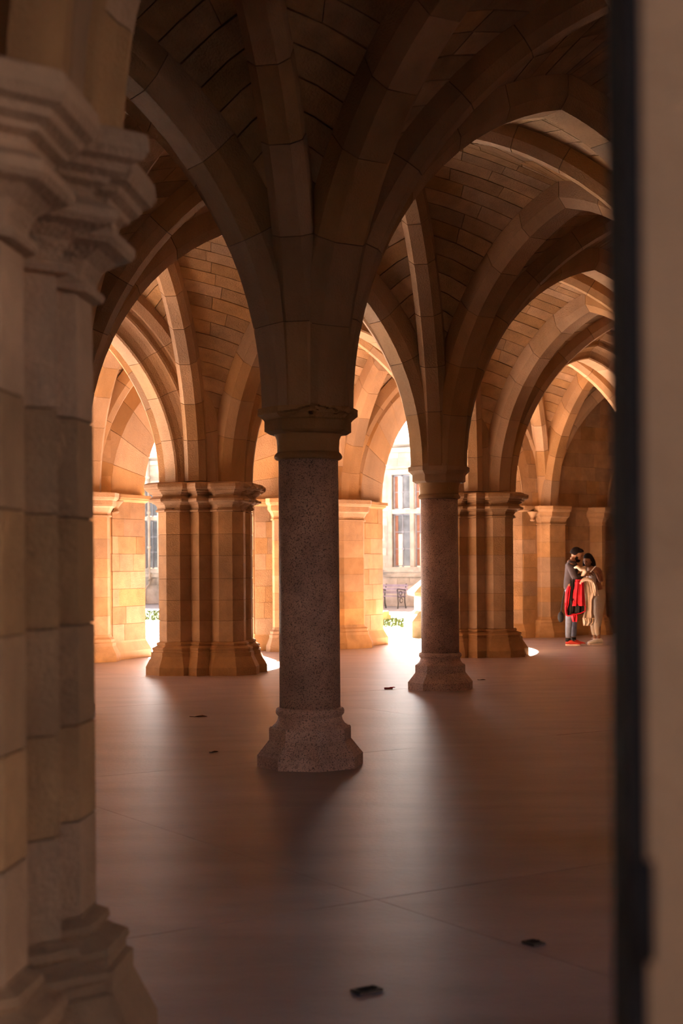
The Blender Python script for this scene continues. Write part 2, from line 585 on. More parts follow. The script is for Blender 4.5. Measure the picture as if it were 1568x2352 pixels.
def poly_prism(pts, z0, z1):
    n = len(pts)
    vs = [(x, y, z0) for x, y in pts] + [(x, y, z1) for x, y in pts]
    fs = [tuple(range(n))[::-1], tuple(range(n, 2 * n))] + [(i, (i + 1) % n, (i + 1) % n + n, i + n) for i in range(n)]
    return vs, fs

# ------------------------------------------------------------------ walls with splayed openings
class Wall:
    def __init__(s, name, O, d, n, thick=.8):
        s.O = Vector(O); s.d = Vector(d).normalized(); s.n = Vector(n).normalized(); s.T = thick
        s.root = empty(name); tag(s.root, kind='structure')
    def w(s, a, n): 
        p = s.O + s.d * a + s.n * n; return (p.x, p.y)
    def w3(s, a, n, z):
        p = s.O + s.d * a + s.n * n; return Vector((p.x, p.y, z))
    def build(s, s0, s1, opens, ztop, mat, mat2, detail=True, NS=.40, SP=.87):
        """opens: list of (a, b) at the narrow depth NS; inner splay widens by SP"""
        core = MB()
        x = s0
        for a, b in opens + [(None, None)]:
            e = s1 if a is None else a - SP
            prev_out = x
            # pier between openings
            left = (x, x - SP) if x != s0 else (x, x)
            right = (e, e + SP) if a is not None else (e, e)
            pts = [s.w(left[0], 0), s.w(right[0], 0), s.w(right[1], NS), s.w(right[1], s.T), s.w(left[1], s.T), s.w(left[1], NS)]
            core.add(*poly_prism(pts, 0, ZS))
            core.add(*poly_prism([s.w(left[0], 0), s.w(right[0], 0), s.w(right[0], s.T), s.w(left[0], s.T)], ZS - .001, ztop))
            if a is not None: x = b + SP
        # arch heads
        K = 14
        for a, b in opens:
            ho = (b - a) / 2; hi = ho + SP; cx = (a + b) / 2
            Ho = min(2.07, ho * 1.62); Hi = min(2.5, Ho + .45)
            def curve(half, H, u):
                Rr = (half * half + H * H) / (2 * half); tm = math.acos(max(-1, min(1, (Rr - half) / Rr)))
                t = u * tm; return half - Rr + Rr * math.cos(t), Rr * math.sin(t)   # distance from the centre, height
            for sg in (-1, 1):
                rows = []
                for k in range(K + 1):
                    u = k / K
                    di, zi = curve(hi, Hi, u); do, zo = curve(ho, Ho, u)
                    rows.append([s.w3(cx + sg * di, 0, ztop), s.w3(cx + sg * di, 0, ZS + zi), s.w3(cx + sg * do, NS, ZS + zo), s.w3(cx + sg * do, s.T, ZS + zo), s.w3(cx + sg * do, s.T, ztop)])
                n = 5; vs = [v for r in rows for v in r]
                fs = [(k * n + m, k * n + m + 1, (k + 1) * n + m + 1, (k + 1) * n + m) for k in range(K) for m in range(4)]
                core.add(vs, fs)
                # filler over the springing between inner and outer line
                core.add(*poly_prism([s.w(cx + sg * ho, NS), s.w(cx + sg * hi, NS), s.w(cx + sg * hi, s.T), s.w(cx + sg * ho, s.T)], ZS, ztop) if False else ([], []))
                if detail:
                    nv = 7
                    for k in range(nv):
                        ua = k / nv + .0012; ub = (k + 1) / nv - .0012
                        vs = []; st = 2
                        for m in range(st + 1):
                            u = ua + (ub - ua) * m / st
                            di, zi = curve(hi, Hi, u); do, zo = curve(ho, Ho, u)
                            for pr in (-.012, .05):
                                g = pr
                                vs.append(s.w3(cx + sg * (di + g), -.02, ZS + zi + g * .7))
                                vs.append(s.w3(cx + sg * (do + g), NS - .02, ZS + zo + g * .7))
                        f = []
                        for m in range(st):
                            o = m * 4
                            f += [(o, o + 1, o + 5, o + 4), (o + 1, o + 3, o + 7, o + 5), (o + 3, o + 2, o + 6, o + 7), (o + 2, o, o + 4, o + 6)]
                        f += [(0, 2, 3, 1), (st * 4, st * 4 + 1, st * 4 + 3, st * 4 + 2)]
                        obj('voussoir', vs, f, mat2, s.root)
                        # inner ring of arch stones on the wall face
                        vs = []
                        for m in range(st + 1):
                            u = ua + (ub - ua) * m / st
                            di, zi = curve(hi, Hi, u); d2, z2 = curve(hi + .26, Hi + .26, u)
                            for nn in (-.035, .0):
                                vs.append(s.w3(cx + sg * di, nn, ZS + zi)); vs.append(s.w3(cx + sg * d2, nn, ZS + z2))
                        obj('arch_stone', vs, f, mat2, s.root)
        core.build('wall_core', MORTAR if detail else mat, s.root)

def respond(wall, s0, s1, proj, label_mat, ch=.12, corbel=False, dense=False):
    """half-octagonal attached shaft with base and capital between s0..s1 along a wall"""
    path = [wall.w(s0, .02), wall.w(s0, -proj + ch), wall.w(s0 + ch, -proj), wall.w(s1 - ch, -proj), wall.w(s1, -proj + ch), wall.w(s1, .02)]
    # orientation: outside must be to the right of travel
    a = (Vector(path[3]) - Vector(path[2])); nn = Vector((a.y, -a.x))
    if nn.dot(-wall.n) < 0: path = path[::-1]
    m = label_mat
    r = obj('respond', *sweep(path, [(.4, -.01), (2.3, -.01)], False), MORTAR, wall.root)
    obj('respond_base', *sweep(path, [(0, .15), (.10, .15), (.24, .08), (.29, .08), (.31, .06), (.35, .06), (.38, .02), (.42, 0)], False), m, r)
    zz = [.42, .72, 1.02, 1.33, 1.63, 1.94, 2.29]
    for a_, b_ in zip(zz[:-1], zz[1:]):
        obj('shaft_course', *sweep(path, [(a_ + .002, 0), (b_ - .002, 0)], False), m, r)
    obj('respond_capital', *sweep(path, [(2.29, .0), (2.292, .03), (2.315, .03), (2.32, .008), (2.36, .012), (2.43, .05), (2.46, .09), (2.47, .085), (2.475, .10), (2.55, .10), (2.56, .12), (2.60, .14), (2.67, .14), (2.67, -.1)], False), m, r)
    return r

WD = Vector((.768, .641)); WNn = Vector((-.641, .768))
north = Wall('wall_north', (.34, 27.0), WD, WNn, .62)
OPN = [(-4.40, -2.1), (.87, 3.44)]
OPALL = [(-9.67, -7.1)] + OPN
north.build(-16, 16.5, OPALL, roof_z, STONE, DRESS)
# ashlar on the inner faces, splays and reveals
SPL = .87
def nface(sa, na, sb, nb, z0=.0, z1=2.56, **k):
    facing(north.root, north.w(sa, na), north.w(sb, nb), z0, z1, STONE, **k)
for a, b in OPN:
    nface(a - SPL, 0, a, .40); nface(b, .40, b + SPL, 0)
    facing(north.root, north.w(a, .40), north.w(a, .62), 0, ZS, DRESS, ln=1)
    facing(north.root, north.w(b, .62), north.w(b, .40), 0, ZS, DRESS, ln=1)
nface(-1.23, 0, 0, 0)
nface(-6.1, 0, -5.27, 0)
nface(4.31, 0, 9.0, 0, z1=2.56)
nface(4.31, 0, 9.0, 0, z0=2.67, z1=5.8)
nface(-1.23, 0, 0, 0, z0=2.67, z1=5.8)
nface(-6.1, 0, -5.27, 0, z0=2.67, z1=5.8)
# chamfered plinth and impost string along the wall pieces
def wallpath(*sn):
    p = [north.w(a, n) for a, n in sn]; return p
for seg in ([(-6.1, 0), (-5.27, 0), (-4.40, .40), (-4.40, .62)], [(-2.1, .62), (-2.1, .40), (-1.23, 0), (0, 0), (.87, .40), (.87, .62)], [(3.44, .62), (3.44, .40), (4.31, 0), (9.0, 0)]):
    path = wallpath(*seg)
    obj('plinth_course', *sweep(path, [(0, .11), (.13, .11), (.27, .04), (.30, .036)], False), DRESS, north.root)
    obj('impost_moulding', *sweep(path, [(2.545, .03), (2.56, .05), (2.585, .085), (2.61, .09), (2.615, .115), (2.67, .115), (2.672, -.1)], False), DRESS, north.root)
respond(north, -.72, -.02, .26, STONE)
respond(north, -2.0, -1.28, .16, STONE)
respond(north, 4.72, 5.42, .28, STONE)
respond(north, 6.35, 6.62, .30, STONE, ch=.08)
respond(north, -5.95, -5.35, .24, STONE)
# small corbels under the impost
def corbel(s0):
    p = MB()
    q = north.w(s0, -.06)
    vs, fs = ring_loft([(2.36, .03, 0), (2.375, .055, 0), (2.40, .055, 0), (2.41, .035, 0), (2.46, .05, 0), (2.52, .10, 0), (2.545, .125, 0), (2.56, .125, 0)], 16, q[0], q[1])
    p.add(vs, fs); p.build('corbel', DRESS, north.root, True)
corbel(4.56); corbel(-5.2)

# blind arch line and door frame at the far right of the north wall
fr = MB()
def arch_tube(s0, s1, zb, Hh, n=-.05, r=.03):
    cx = (s0 + s1) / 2; half = (s1 - s0) / 2
    Rr = (half ** 2 + Hh ** 2) / (2 * half); tm = math.acos(max(-1, min(1, (Rr - half) / Rr)))
    L = [(cx - (half - Rr + Rr * math.cos(t * tm / 10)), zb + Rr * math.sin(t * tm / 10)) for t in range(11)]
    Rg = [(2 * cx - a, z) for a, z in L[::-1]][1:]
    return [north.w3(a, n, z) for a, z in L + Rg]
m = MB(); m.tube(arch_tube(6.95, 10.2, 2.67, 1.9), .035, 6); m.build('blind_arch_moulding', DRESS, north.root, True)
door = empty('door_1', (0, 0, 0)); tag(door, kind='structure')
m = MB(); m.tube([north.w3(7.45, -.06, 0.15), north.w3(7.45, -.06, 1.95)] + arch_tube(7.45, 8.75, 1.95, .55, -.06)[1:] + [north.w3(8.75, -.06, .15)], .06, 8)
m.build('door_surround', DRESS, door, True)
for k in range(6):
    a = 7.5 + k * .2
    q = []
    for z in (.05, 2.15): q += [north.w3(a, -.02, z), north.w3(a + .19, -.02, z), north.w3(a + .19, -.045, z), north.w3(a, -.045, z)]
    obj('door_board', q, BOXF, DARKM, door)

# ------------------------------------------------------------------ near (south) wall and its jamb
SO = C1 - P * (BAY + 4.35)
south = Wall('wall_south', SO, Q, -P, .8)
south.build(-18, 16, [(-12.4, -9.8), (-7.6, -4.95), (-2.2, .5), (3.2, 5.8)], roof_z, STONE, DRESS, detail=False)
jm = MB()
jm.add(*poly_prism([(.2455, 1.19), (.95, 1.02), (1.9, .9), (2.3, 1.6), (.62, 1.62), (.294, 1.5)], 0, 4.6))
jm.build('jamb', STONE, south.root)
gp = empty('reveal_overlay', (.26, 1.35, 0)); tag(gp, 'near-black blurred upright post added to darken the reveal of the stone jamb at the right edge', 'overlay')
m = MB(); m.add(*poly_prism([(-.028, -.160), (-.0155, -.163), (.030, .145), (.0165, .163)], 0, 4.4)); m.build('upright', DARKM, gp)  # thin near-black plate added to darken the jamb's reveal
m = MB()
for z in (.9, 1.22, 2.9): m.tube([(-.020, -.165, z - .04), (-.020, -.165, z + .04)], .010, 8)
m.build('overlay_pins', DARKM, gp, True)['kind'] = 'stuff'

# plain walls closing the two ends of the undercroft
def slab_wall(name, A, B, th, z1):
    A = Vector(A); B = Vector(B); e = (B - A).normalized(); n = Vector((-e.y, e.x)) * th
    pts = [A - n, B - n, B + n, A + n]
    o = obj(name, *poly_prism([(p.x, p.y) for p in pts], 0, z1), STONE); tag(o, kind='structure'); return o
slab_wall('wall_west', north.w3(-15.6, .3, 0).xy, south.w3(-17.8, .3, 0).xy, .3, 6.3)
slab_wall('wall_east', north.w3(15.9, .3, 0).xy, south.w3(15.8, .3, 0).xy, .3, 6.3)
# storey above the vaults
up = [north.w(-16, .9), north.w(16.4, .9), south.w(16, .9), south.w(-18, .9)]
o = obj('upper_storey', *poly_prism(up, roof_z, 17.0), STONE); tag(o, kind='structure')

# ------------------------------------------------------------------ columns, piers and vaults
column(node(0, 0), 'nearest round granite column at the centre, its capital cracked and chipped', worn=True)
column(node(1, 1), 'round granite column with intact capital, second and farther of the two in view')
hid = 'round granite column out of the photo, hidden beside the two in view'
for (i, j) in ((-1, 0), (0, 1), (1, 0), (2, 1), (2, 0), (-1, 1), (3, 1)):
    hc = column(node(i, j), hid); del hc['label']; del hc['category']; hc['kind'] = 'structure'
F_ = pier(node(-1, -1), 'dim blurred sandstone cluster pier filling the left edge of the picture', dz=.065)
pier(node(1, 2), 'sunlit orange cluster pier left of the near column, its capital broken at right', broken=True)
pier(node(2, 2), 'brown cluster pier half hidden behind the second granite column')
for ij in ((0, -1), (1, -1), (-2, -1), (0, 2), (3, 2), (-1, 2)):
    hc = pier(node(*ij), 'pier'); del hc['label']; del hc['category']; hc['kind'] = 'structure'
for j in (-2, -1, 0, 1, 2):
    for i in range(-3, 4):
        bay(i, j)

# ------------------------------------------------------------------ floor
def qp(a, b):
    p = C1 + Q * a + P * b; return (p.x, p.y)
fl = obj('floor', *poly_prism([qp(-22, -9.9), qp(24, -9.9), qp(24, 17.5), qp(-22, 17.5)], -.12, -.012), JOINTM); tag(fl, kind='structure')
from_line = []
inner_n = .9
pc = [-9.9, -3.95, .37, 5.12, 10.42, 17.5]
qc = [-22, -16.68, -11.82, -6.96, -2.1, 2.76, 7.62, 12.48, 17.34, 24]
from itertools import product
for a in range(len(qc) - 1):
    for b in range(len(pc) - 1):
        x0, x1, y0, y1 = qc[a] + .0018, qc[a + 1] - .0018, pc[b] + .0018, pc[b + 1] - .0018
        x0 += R_.uniform(0, .002)
        z = R_.uniform(-.0015, .0015)
        obj('paving_slab', *poly_prism([qp(x0, y0), qp(x1, y0), qp(x1, y1), qp(x0, y1)], -.012, z), FLOORM, fl)

# small metal covers, leaf and twig on the floor
COVER = material('tarnished_metal_cover', (.05, .045, .04), rough=.5, objvar=0, metal=.6, var=.1)
def cover(x, y, w_, d_, label, rz=TH):
    D = CAMZ * FPX / (y + (x - 784) * .007 - 1298); X = (x - 784) / FPX * D
    t = empty('floor_cover', (X, D, 0.001)); tag(t, label, 'floor cover')
    m = MB(); m.box((0, 0, .004), (w_, d_, .008), rz); m.build('plate', COVER, t)
    m = MB(); m.box((0, 0, .009), (w_ * .66, d_ * .5, .004), rz); m.build('lid', DARKM, t)
    m = MB()
    for s in (-1, 1): m.tube([(s * w_ * .4 * math.cos(rz), s * w_ * .4 * math.sin(rz), .006), (s * w_ * .4 * math.cos(rz), s * w_ * .4 * math.sin(rz), .012)], .004, 6)
    m.build('screws', COVER, t)['kind'] = 'stuff'
cover(1219, 2168, .06, .075, 'small square metal cover in the shadowed floor at lower right')
cover(835, 2277, .10, .06, 'small oblong metal cover in the floor at the bottom centre')
def leaf(x, y, s, label, rz):
    D = CAMZ * FPX / (y + (x - 784) * .007 - 1298); X = (x - 784) / FPX * D
    LM = bpy.data.materials.get('dry_leaf') or material('dry_leaf', (.10, .055, .03), objvar=0)
    t = empty('dry_leaf', (X, D, .001)); tag(t, label, 'leaf')
    pts = [(-1, 0, .0), (-.4, .35, .12), (.3, .38, .2), (1, 0, .05), (.3, -.35, .16), (-.4, -.32, .08), (0, 0, .02)]
    ca, sa = math.cos(rz), math.sin(rz)
    v = [((a * ca - b * sa) * s, (a * sa + b * ca) * s, c * s) for a, b, c in pts]
    v += [(a, b, c + .004) for a, b, c in v]
    f = [(k, (k + 1) % 6, 6) for k in range(6)] + [(7 + (k + 1) % 6, 7 + k, 13) for k in range(6)] + [(k, k + 7, 7 + (k + 1) % 6, (k + 1) % 6) for k in range(6)]
    obj('blade', v, f, LM, t)
    m = MB(); m.tube([(-1 * ca * s, -1 * sa * s, .003), (-1.7 * ca * s, -1.7 * sa * s, .006)], .003, 5); m.build('stalk', LM, t)
leaf(458, 1647, .065, 'dark dry leaf on the floor left of the near column, the farther one', .1)
leaf(490, 1728, .035, 'small dark dry leaf on the floor left of the near column base', .8)
leaf(1106, 1562, .04, 'tiny dry leaf on the pale floor right of the second column', .2)
# cigarette stub and thin stick by the second column
RED = material('red_paper', (.35, .02, .02), objvar=0)
t = empty('paper_scrap', (.555, 17.75, .0)); tag(t, 'small dark red paper scrap lying left of the second column base', 'litter')
m = MB(); m.box((0, 0, .012), (.10, .05, .016), .1); m.build('fold', RED, t)
m = MB(); m.box((.05, .01, .022), (.05, .04, .008), .5); m.build('flap', RED, t)

# ------------------------------------------------------------------ courtyard
GRASS = material('lawn_grass', (.060, .085, .028), rough=.9, var=.2, scale=8, objvar=0, bump=.03)
PAVE = material('pale_courtyard_paving', (.60, .56, .52), rough=.9, var=.06, scale=1.2, objvar=.06)
PATH = material('grey_footpath', (.36, .345, .34), rough=.9, var=.08, scale=1, objvar=0)
o = obj('courtyard_ground', *poly_prism([(-90, -60), (90, -60), (90, 130), (-90, 130)], -.6, -.13), PATH); tag(o, kind='structure')
def off(p, q_, t): return (p[0] + (q_[0] - p[0]) * t, p[1] + (q_[1] - p[1]) * t)
nl0, nl1 = off((-5.2, 40.5), (1.1, 35.8), -3.0), off((-5.2, 40.5), (1.1, 35.8), 2.6)
fl0, fl1 = off((-6.3, 49.7), (1.3, 41.2), -2.6), off((-6.3, 49.7), (1.3, 41.2), 2.3)
pv = obj('courtyard_paving', *poly_prism([north.w(-60, .95), north.w(60, .95), north.w(60, 70), north.w(-60, 70)], -.12, -.022), PAVE); tag(pv, kind='structure')
pv2 = obj('footpath', *poly_prism([fl0, (3.0, 39.3), (9.5, 49.5), (-38, 80)], -.021, -.012), PATH); tag(pv2, kind='structure')
sp_ = obj('south_courtyard_paving', *poly_prism([south.w(-26, .85), south.w(-26, 12), south.w(26, 12), south.w(26, .85)], -.13, -.02), PATH); tag(sp_, kind='structure')
sb = obj('south_sky_blocker', *poly_prism([south.w(-40, 12), south.w(-40, 22), south.w(40, 22), south.w(40, 12)], -.13, 5.8), FLOORM); tag(sb, kind='structure')  # unseen block added to cut and warm the skylight from the south
# lawn
lw = obj('lawn', *poly_prism([nl0, (3.0, 34.4), (3.0, 39.3), fl0], -.021, .0), GRASS); tag(lw, 'short green lawn strip crossing the courtyard', 'grass', kind='stuff')
m = MB(); rg = random.Random(5)
a0, a1, b0, b1 = Vector((-7.5, 42.3)), Vector((2.6, 34.7)), Vector((-8, 51.4)), Vector((2.8, 39.6))
for k in range(9000):
    u, v = rg.random(), rg.random()
    p = a0.lerp(a1, u).lerp(b0.lerp(b1, u), v); hh = rg.uniform(.03, .08); an = rg.uniform(0, pi); dx, dy = math.cos(an) * .02, math.sin(an) * .02
    lx, ly = rg.uniform(-.02, .02), rg.uniform(-.02, .02)
    m.add([(p.x - dx, p.y - dy, 0), (p.x + dx, p.y + dy, 0), (p.x + lx, p.y + ly, hh)], [(0, 1, 2)])
m.build('grass_blades', GRASS, lw)['kind'] = 'stuff'

# ------------------------------------------------------------------ building across the courtyard
G = Vector((2.4, 53.0)); F1 = Vector((.857, -.515)).normalized(); FN = Vector((-F1.y, F1.x)) * 1.0   # FN points away from us
if FN.y < 0: FN = -FN
def fw(s, n, z): 
    p = G + F1 * s + FN * n; return Vector((p.x, p.y, z))
B = empty('courtyard_building', (G.x, G.y, 0)); tag(B, 'pale hazy stone building across the courtyard with mullioned windows', 'building')
def wob(name, v, f, mat, parent=None, **k):
    v = [tuple(Vector(x) - Vector((G.x, G.y, 0))) for x in v]
    return obj(name, v, f, mat, parent or B, **k)
GLASS = material('leaded_glass', (.10, .11, .14), rough=.12, objvar=.3, bump=0, spec=.6, var=.3, scale=1.5)
LEAD = material('lead_came', (.16, .17, .22), objvar=0)
CURT = material('curtain_red_brown', (.16, .075, .055), objvar=0); BLIND = material('cream_blind', (.45, .42, .38), objvar=0)
ROOF = material('pale_slate', (.36, .37, .38), objvar=.15, var=.15)
WINS = [(-12.15, 'left'), (-.02, 'right'), (-6.1, ''), (6.0, ''), (-18.2, ''), (12.0, '')]
def winspan(c): return (c - .62, c + .98) if c > -1 and c < 1 else (c - .8, c + .8)
spans = sorted(winspan(c) for c, _ in WINS)
ZB0, ZB1 = 1.42, 4.75
# wall with window holes
segs = []; x = -40
core = MB()
def slab(s0, s1, z0, z1, n0=0, n1=.5):
    return [fw(s0, n0, z0), fw(s1, n0, z0), fw(s1, n1, z0), fw(s0, n1, z0), fw(s0, n0, z1), fw(s1, n0, z1), fw(s1, n1, z1), fw(s0, n1, z1)]
for a, b in spans + [(30, 30)]:
    core.add(slab(x, a, 0, 6.0), BOXF)
    if a < 30:
        core.add(slab(a, b, 0, ZB0), BOXF); core.add(slab(a, b, ZB1, 6.0), BOXF)
    x = b
wob('wall', core.v, core.f, FACM)
wob('roof', [fw(-40, -.35, 5.95), fw(30, -.35, 5.95), fw(30, 4.5, 9.4), fw(-40, 4.5, 9.4), fw(-40, -.35, 5.8), fw(30, -.35, 5.8), fw(30, 9, 5.8), fw(-40, 9, 5.8)],
    [(0, 1, 2, 3), (4, 5, 1, 0), (3, 2, 6, 7), (0, 3, 7, 4), (1, 5, 6, 2)], ROOF)
wob('cornice', slab(-40, 30, 5.55, 5.72, -.14, 0), BOXF, FACM)
wob('gutter', slab(-40, 30, 5.80, 5.92, -.5, -.3), BOXF, FACM)
wob('plinth_band', slab(-40, 30, 0, .75, -.10, 0), BOXF, FACM)
# ashlar where the arches let us see it
for (sa, sb) in ((-13.6, -10.2), (-1.9, 2.6)):
    z = .76; r = 0
    while z < 5.5:
        h = .27; x = sa - (r % 2) * .22
        while x < sb:
            l = R_.uniform(.4, .62); a, b = x, min(x + l, sb)
            mid = (a + b) / 2; inwin = any(a < wb + .12 and b > wa - .12 and z + h > ZB0 - .15 and z < ZB1 + .15 for wa, wb in spans)
            if not inwin and b - a > .1: wob('ashlar_block', slab(a + .006, b - .006, z + .006, min(z + h, 5.54) - .006, -.02 + R_.uniform(-.008, .008), .01), BOXF, FACM)
            x = b if b < sb else sb + 1
        z += h; r += 1
for (c, which) in WINS:
    a, b = winspan(c)
    wm = MB()
    for q in (slab(a - .16, a, ZB0, ZB1, -.05, .2), slab(b, b + .16, ZB0, ZB1, -.05, .2), slab(a - .16, b + .16, ZB1, ZB1 + .18, -.09, .2), slab(a - .25, b + .25, ZB0 - .18, ZB0, -.16, .2), slab(a - .2, b + .2, ZB0 - .36, ZB0 - .18, -.08, .1)):
        wm.add(q, BOXF)
    wf = wob('window', wm.v, wm.f, FACM)
    nl = 2; lw_ = (b - a - .16) / nl
    tz = 3.42
    mm = MB(); mm.add(slab(a + lw_, a + lw_ + .16, ZB0, ZB1, .0, .22), BOXF); wob('mullion', mm.v, mm.f, FACM, wf, )
    mm = MB(); mm.add(slab(a, b, tz - .08, tz + .08, -.03, .22), BOXF); wob('transom', mm.v, mm.f, FACM, wf)
    for o_ in wf.children: o_.location = (0, 0, 0)
    for k in range(nl):
        x0 = a + k * (lw_ + .16); x1 = x0 + lw_
        for z0, z1 in ((ZB0, tz - .08), (tz + .08, ZB1)):
            wob('pane', slab(x0 + .04, x1 - .04, z0 + .04, z1 - .04, .16, .18), BOXF, GLASS, wf)
            pts = MB()
            xm = (x0 + x1) / 2; n_ = max(2, int((z1 - z0) / .5))
            pts.add(slab(xm - .012, xm + .012, z0 + .03, z1 - .03, .13, .16), BOXF)
            for t_ in range(n_ + 1):
                zz = z0 + .04 + (z1 - z0 - .08) * t_ / n_
                pts.add(slab(x0 + .03, x1 - .03, zz - .012, zz + .012, .13, .16), BOXF)
                pts.add([fw(xm - .06, .12, zz), fw(xm, .12, zz - .07), fw(xm + .06, .12, zz), fw(xm, .12, zz + .07), fw(xm - .06, .15, zz), fw(xm, .15, zz - .07), fw(xm + .06, .15, zz), fw(xm, .15, zz + .07)], BOXF)
            fr_ = [(x0, x0 + .035), (x1 - .035, x1)]
            for f0, f1 in fr_: pts.add(slab(f0, f1, z0, z1, .12, .17), BOXF)
            pts.add(slab(x0, x1, z1 - .05, z1, .12, .17), BOXF)
            wob('leading', pts.v, pts.f, LEAD, wf)
            if which == 'right':
                wob('curtain', slab(x0 + .05, x0 + .16, z0 + .05, z1 - .05, .145, .158), BOXF, CURT, wf)
                hz = z1 - .05 if z0 > 3 else z0 + (z1 - z0) * .62
                wob('blind', slab(x0 + .17, x0 + .33, z0 + .05, hz, .145, .157), BOXF, BLIND, wf)
dp = MB()
dp.tube([fw(-11.68, -.16, 5.8), fw(-11.68, -.16, .8), fw(-11.78, -.3, .62), fw(-11.80, -.3, .1)], .055, 8)
for z in (5.0, 3.6, 2.2, .95): dp.tube([fw(-11.68, -.16, z), fw(-11.68, -.16, z + .12)], .085, 8)
wob('drainpipe', dp.v, dp.f, FACM, smooth=True)
wob('stone_block', slab(-12.7, -12.2, 0, .42, -.7, -.2), BOXF, FACM)

# bench
IRON = material('black_iron', (.03, .03, .035), rough=.5, objvar=0, metal=.3)
SLAT = material('weathered_bench_slat', (.20, .17, .24), objvar=.15)
bo = Vector((2.10, 50.6)); bt = empty('garden_bench', (bo.x, bo.y, 0)); tag(bt, 'slatted garden bench with scrolled iron ends against the far building', 'bench')
bx = F1; by = FN   # by = towards the building
def bp(s, n, z): p = bx * s + by * n; return (p.x, p.y, z)
def bslab(s0, s1, n0, n1, z0, z1): return [bp(s0, n0, z0), bp(s1, n0, z0), bp(s1, n1, z0), bp(s0, n1, z0), bp(s0, n0, z1), bp(s1, n0, z1), bp(s1, n1, z1), bp(s0, n1, z1)]
for k in range(4): obj('seat_slat', bslab(-1.75, .02, -.22 + k * .115, -.13 + k * .115, .40, .43), BOXF, SLAT, bt)
for k in range(3): obj('back_slat', bslab(-1.75, .02, .26 + k * .03, .285 + k * .03, .50 + k * .115, .59 + k * .115), BOXF, SLAT, bt)
for s in (-1.62, -.85, -.06):
    m = MB()
    m.tube([bp(s, -.26, -.03), bp(s, -.22, .18), bp(s, -.25, .40), bp(s, -.27, .62)], .02, 6)
    m.tube([bp(s, .34, -.03), bp(s, .25, .2), bp(s, .24, .42), bp(s, .36, .84)], .02, 6)
    m.tube([bp(s, -.25, .39), bp(s, .25, .39)], .018, 6)
    m.tube([bp(s, -.30, .60), bp(s, -.28, .66), bp(s, -.1, .66), bp(s, .27, .62)], .02, 6)
    m.tube([bp(s, .0 + .1 * math.cos(a / 3), .27 + .08 * math.sin(a / 3)) for a in range(19)], .014, 5)
    m.tube([bp(s, -.05 + .1 * math.cos(a / 3), .52 + .07 * math.sin(a / 3)) for a in range(19)], .014, 5)
    m.build('iron_end', IRON, bt, True)

# monument pedestal behind the second column
MOSS = material('mossy_stone', (.24, .215, .12), objvar=.1, var=.2, scale=3, tint=(.19, .18, .06), tintamt=.6)
pt = empty('stone_pedestal', (1.97, 30.7, -.02)); tag(pt, 'mossy stone pedestal with slender column standing in the courtyard sun', 'pedestal')
def sq(h): return [(-h, -h), (h, -h), (h, h), (-h, h)]
def rsq(h, a=.1): return [(x * math.cos(a) - y * math.sin(a), x * math.sin(a) + y * math.cos(a)) for x, y in sq(h)]
obj('foot', *sweep(rsq(.60), [(0, 0), (.36, 0), (.55, -.18), (.56, -.2)]), MOSS, pt)
obj('die', *sweep(rsq(.40), [(.54, 0), (.86, 0)]), PAVE, pt)
obj('cap', *sweep(rsq(.40), [(.85, .0), (.88, .13), (.95, .14), (.98, .11), (1.32, -.26), (1.34, -.27)]), MOSS, pt)
obj('shaft', *ring_loft([(1.3, .16, 0), (1.36, .15, 0), (1.4, .12, 0), (2.45, .105, 0)], 20), PAVE, pt, True)
obj('finial', *ring_loft([(2.42, .11, 0), (2.46, .18, 0), (2.50, .26, 0), (2.56, .28, 0), (2.62, .25, 0), (2.66, .14, 0), (2.9, .12, 0)], 20), MOSS, pt, True)
bt2 = empty('stone_bollard', (1.18, 40.2, -.01)); tag(bt2, 'squat mossy stone stub at the edge of the lawn', 'bollard')
obj('stub', *sweep(rsq(.09, .4), [(0, .01), (.22, 0), (.25, -.02)]), MOSS, bt2)
obj('plate', *sweep([(x + .1, y - .02) for x, y in rsq(.05, .4)], [(0, .0), (.14, 0), (.15, -.01)]), MOSS, bt2)

# ------------------------------------------------------------------ people
def skin_mesh(name, chains, mat, parent, root=0, sub=2):
    """chains: list of lists of ((x,y,z), (rx, ry)); points with equal coordinates are merged"""
    verts = []; rad = []; edges = []; idx = {}
    for ch in chains:
        prev = None
        for p, r in ch:
            k = tuple(round(c, 4) for c in p)
            if k not in idx:
                idx[k] = len(verts); verts.append(p); rad.append(r if isinstance(r, tuple) else (r, r))
            i = idx[k]
            if prev is not None and prev != i: edges.append((prev, i))
            prev = i
    me = bpy.data.meshes.new(name + '_base'); me.from_pydata(verts, edges, [])
    o = bpy.data.objects.new(name, me); COL.objects.link(o)
    md = o.modifiers.new('skin', 'SKIN'); md.use_smooth_shade = True
    sv = me.skin_vertices[0].data
    for i, r in enumerate(rad): sv[i].radius = r; sv[i].use_root = (i == root)
    s = o.modifiers.new('sub', 'SUBSURF'); s.levels = sub; s.render_levels = sub
    dg = bpy.context.evaluated_depsgraph_get(); dg.update()
    nm = bpy.data.meshes.new_from_object(o.evaluated_get(dg))
    nm.name = name
    o.modifiers.clear(); o.data = nm
    nm.materials.clear(); nm.materials.append(mat)
    nm.polygons.foreach_set('use_smooth', [True] * len(nm.polygons))
    o.parent = parent
    return o

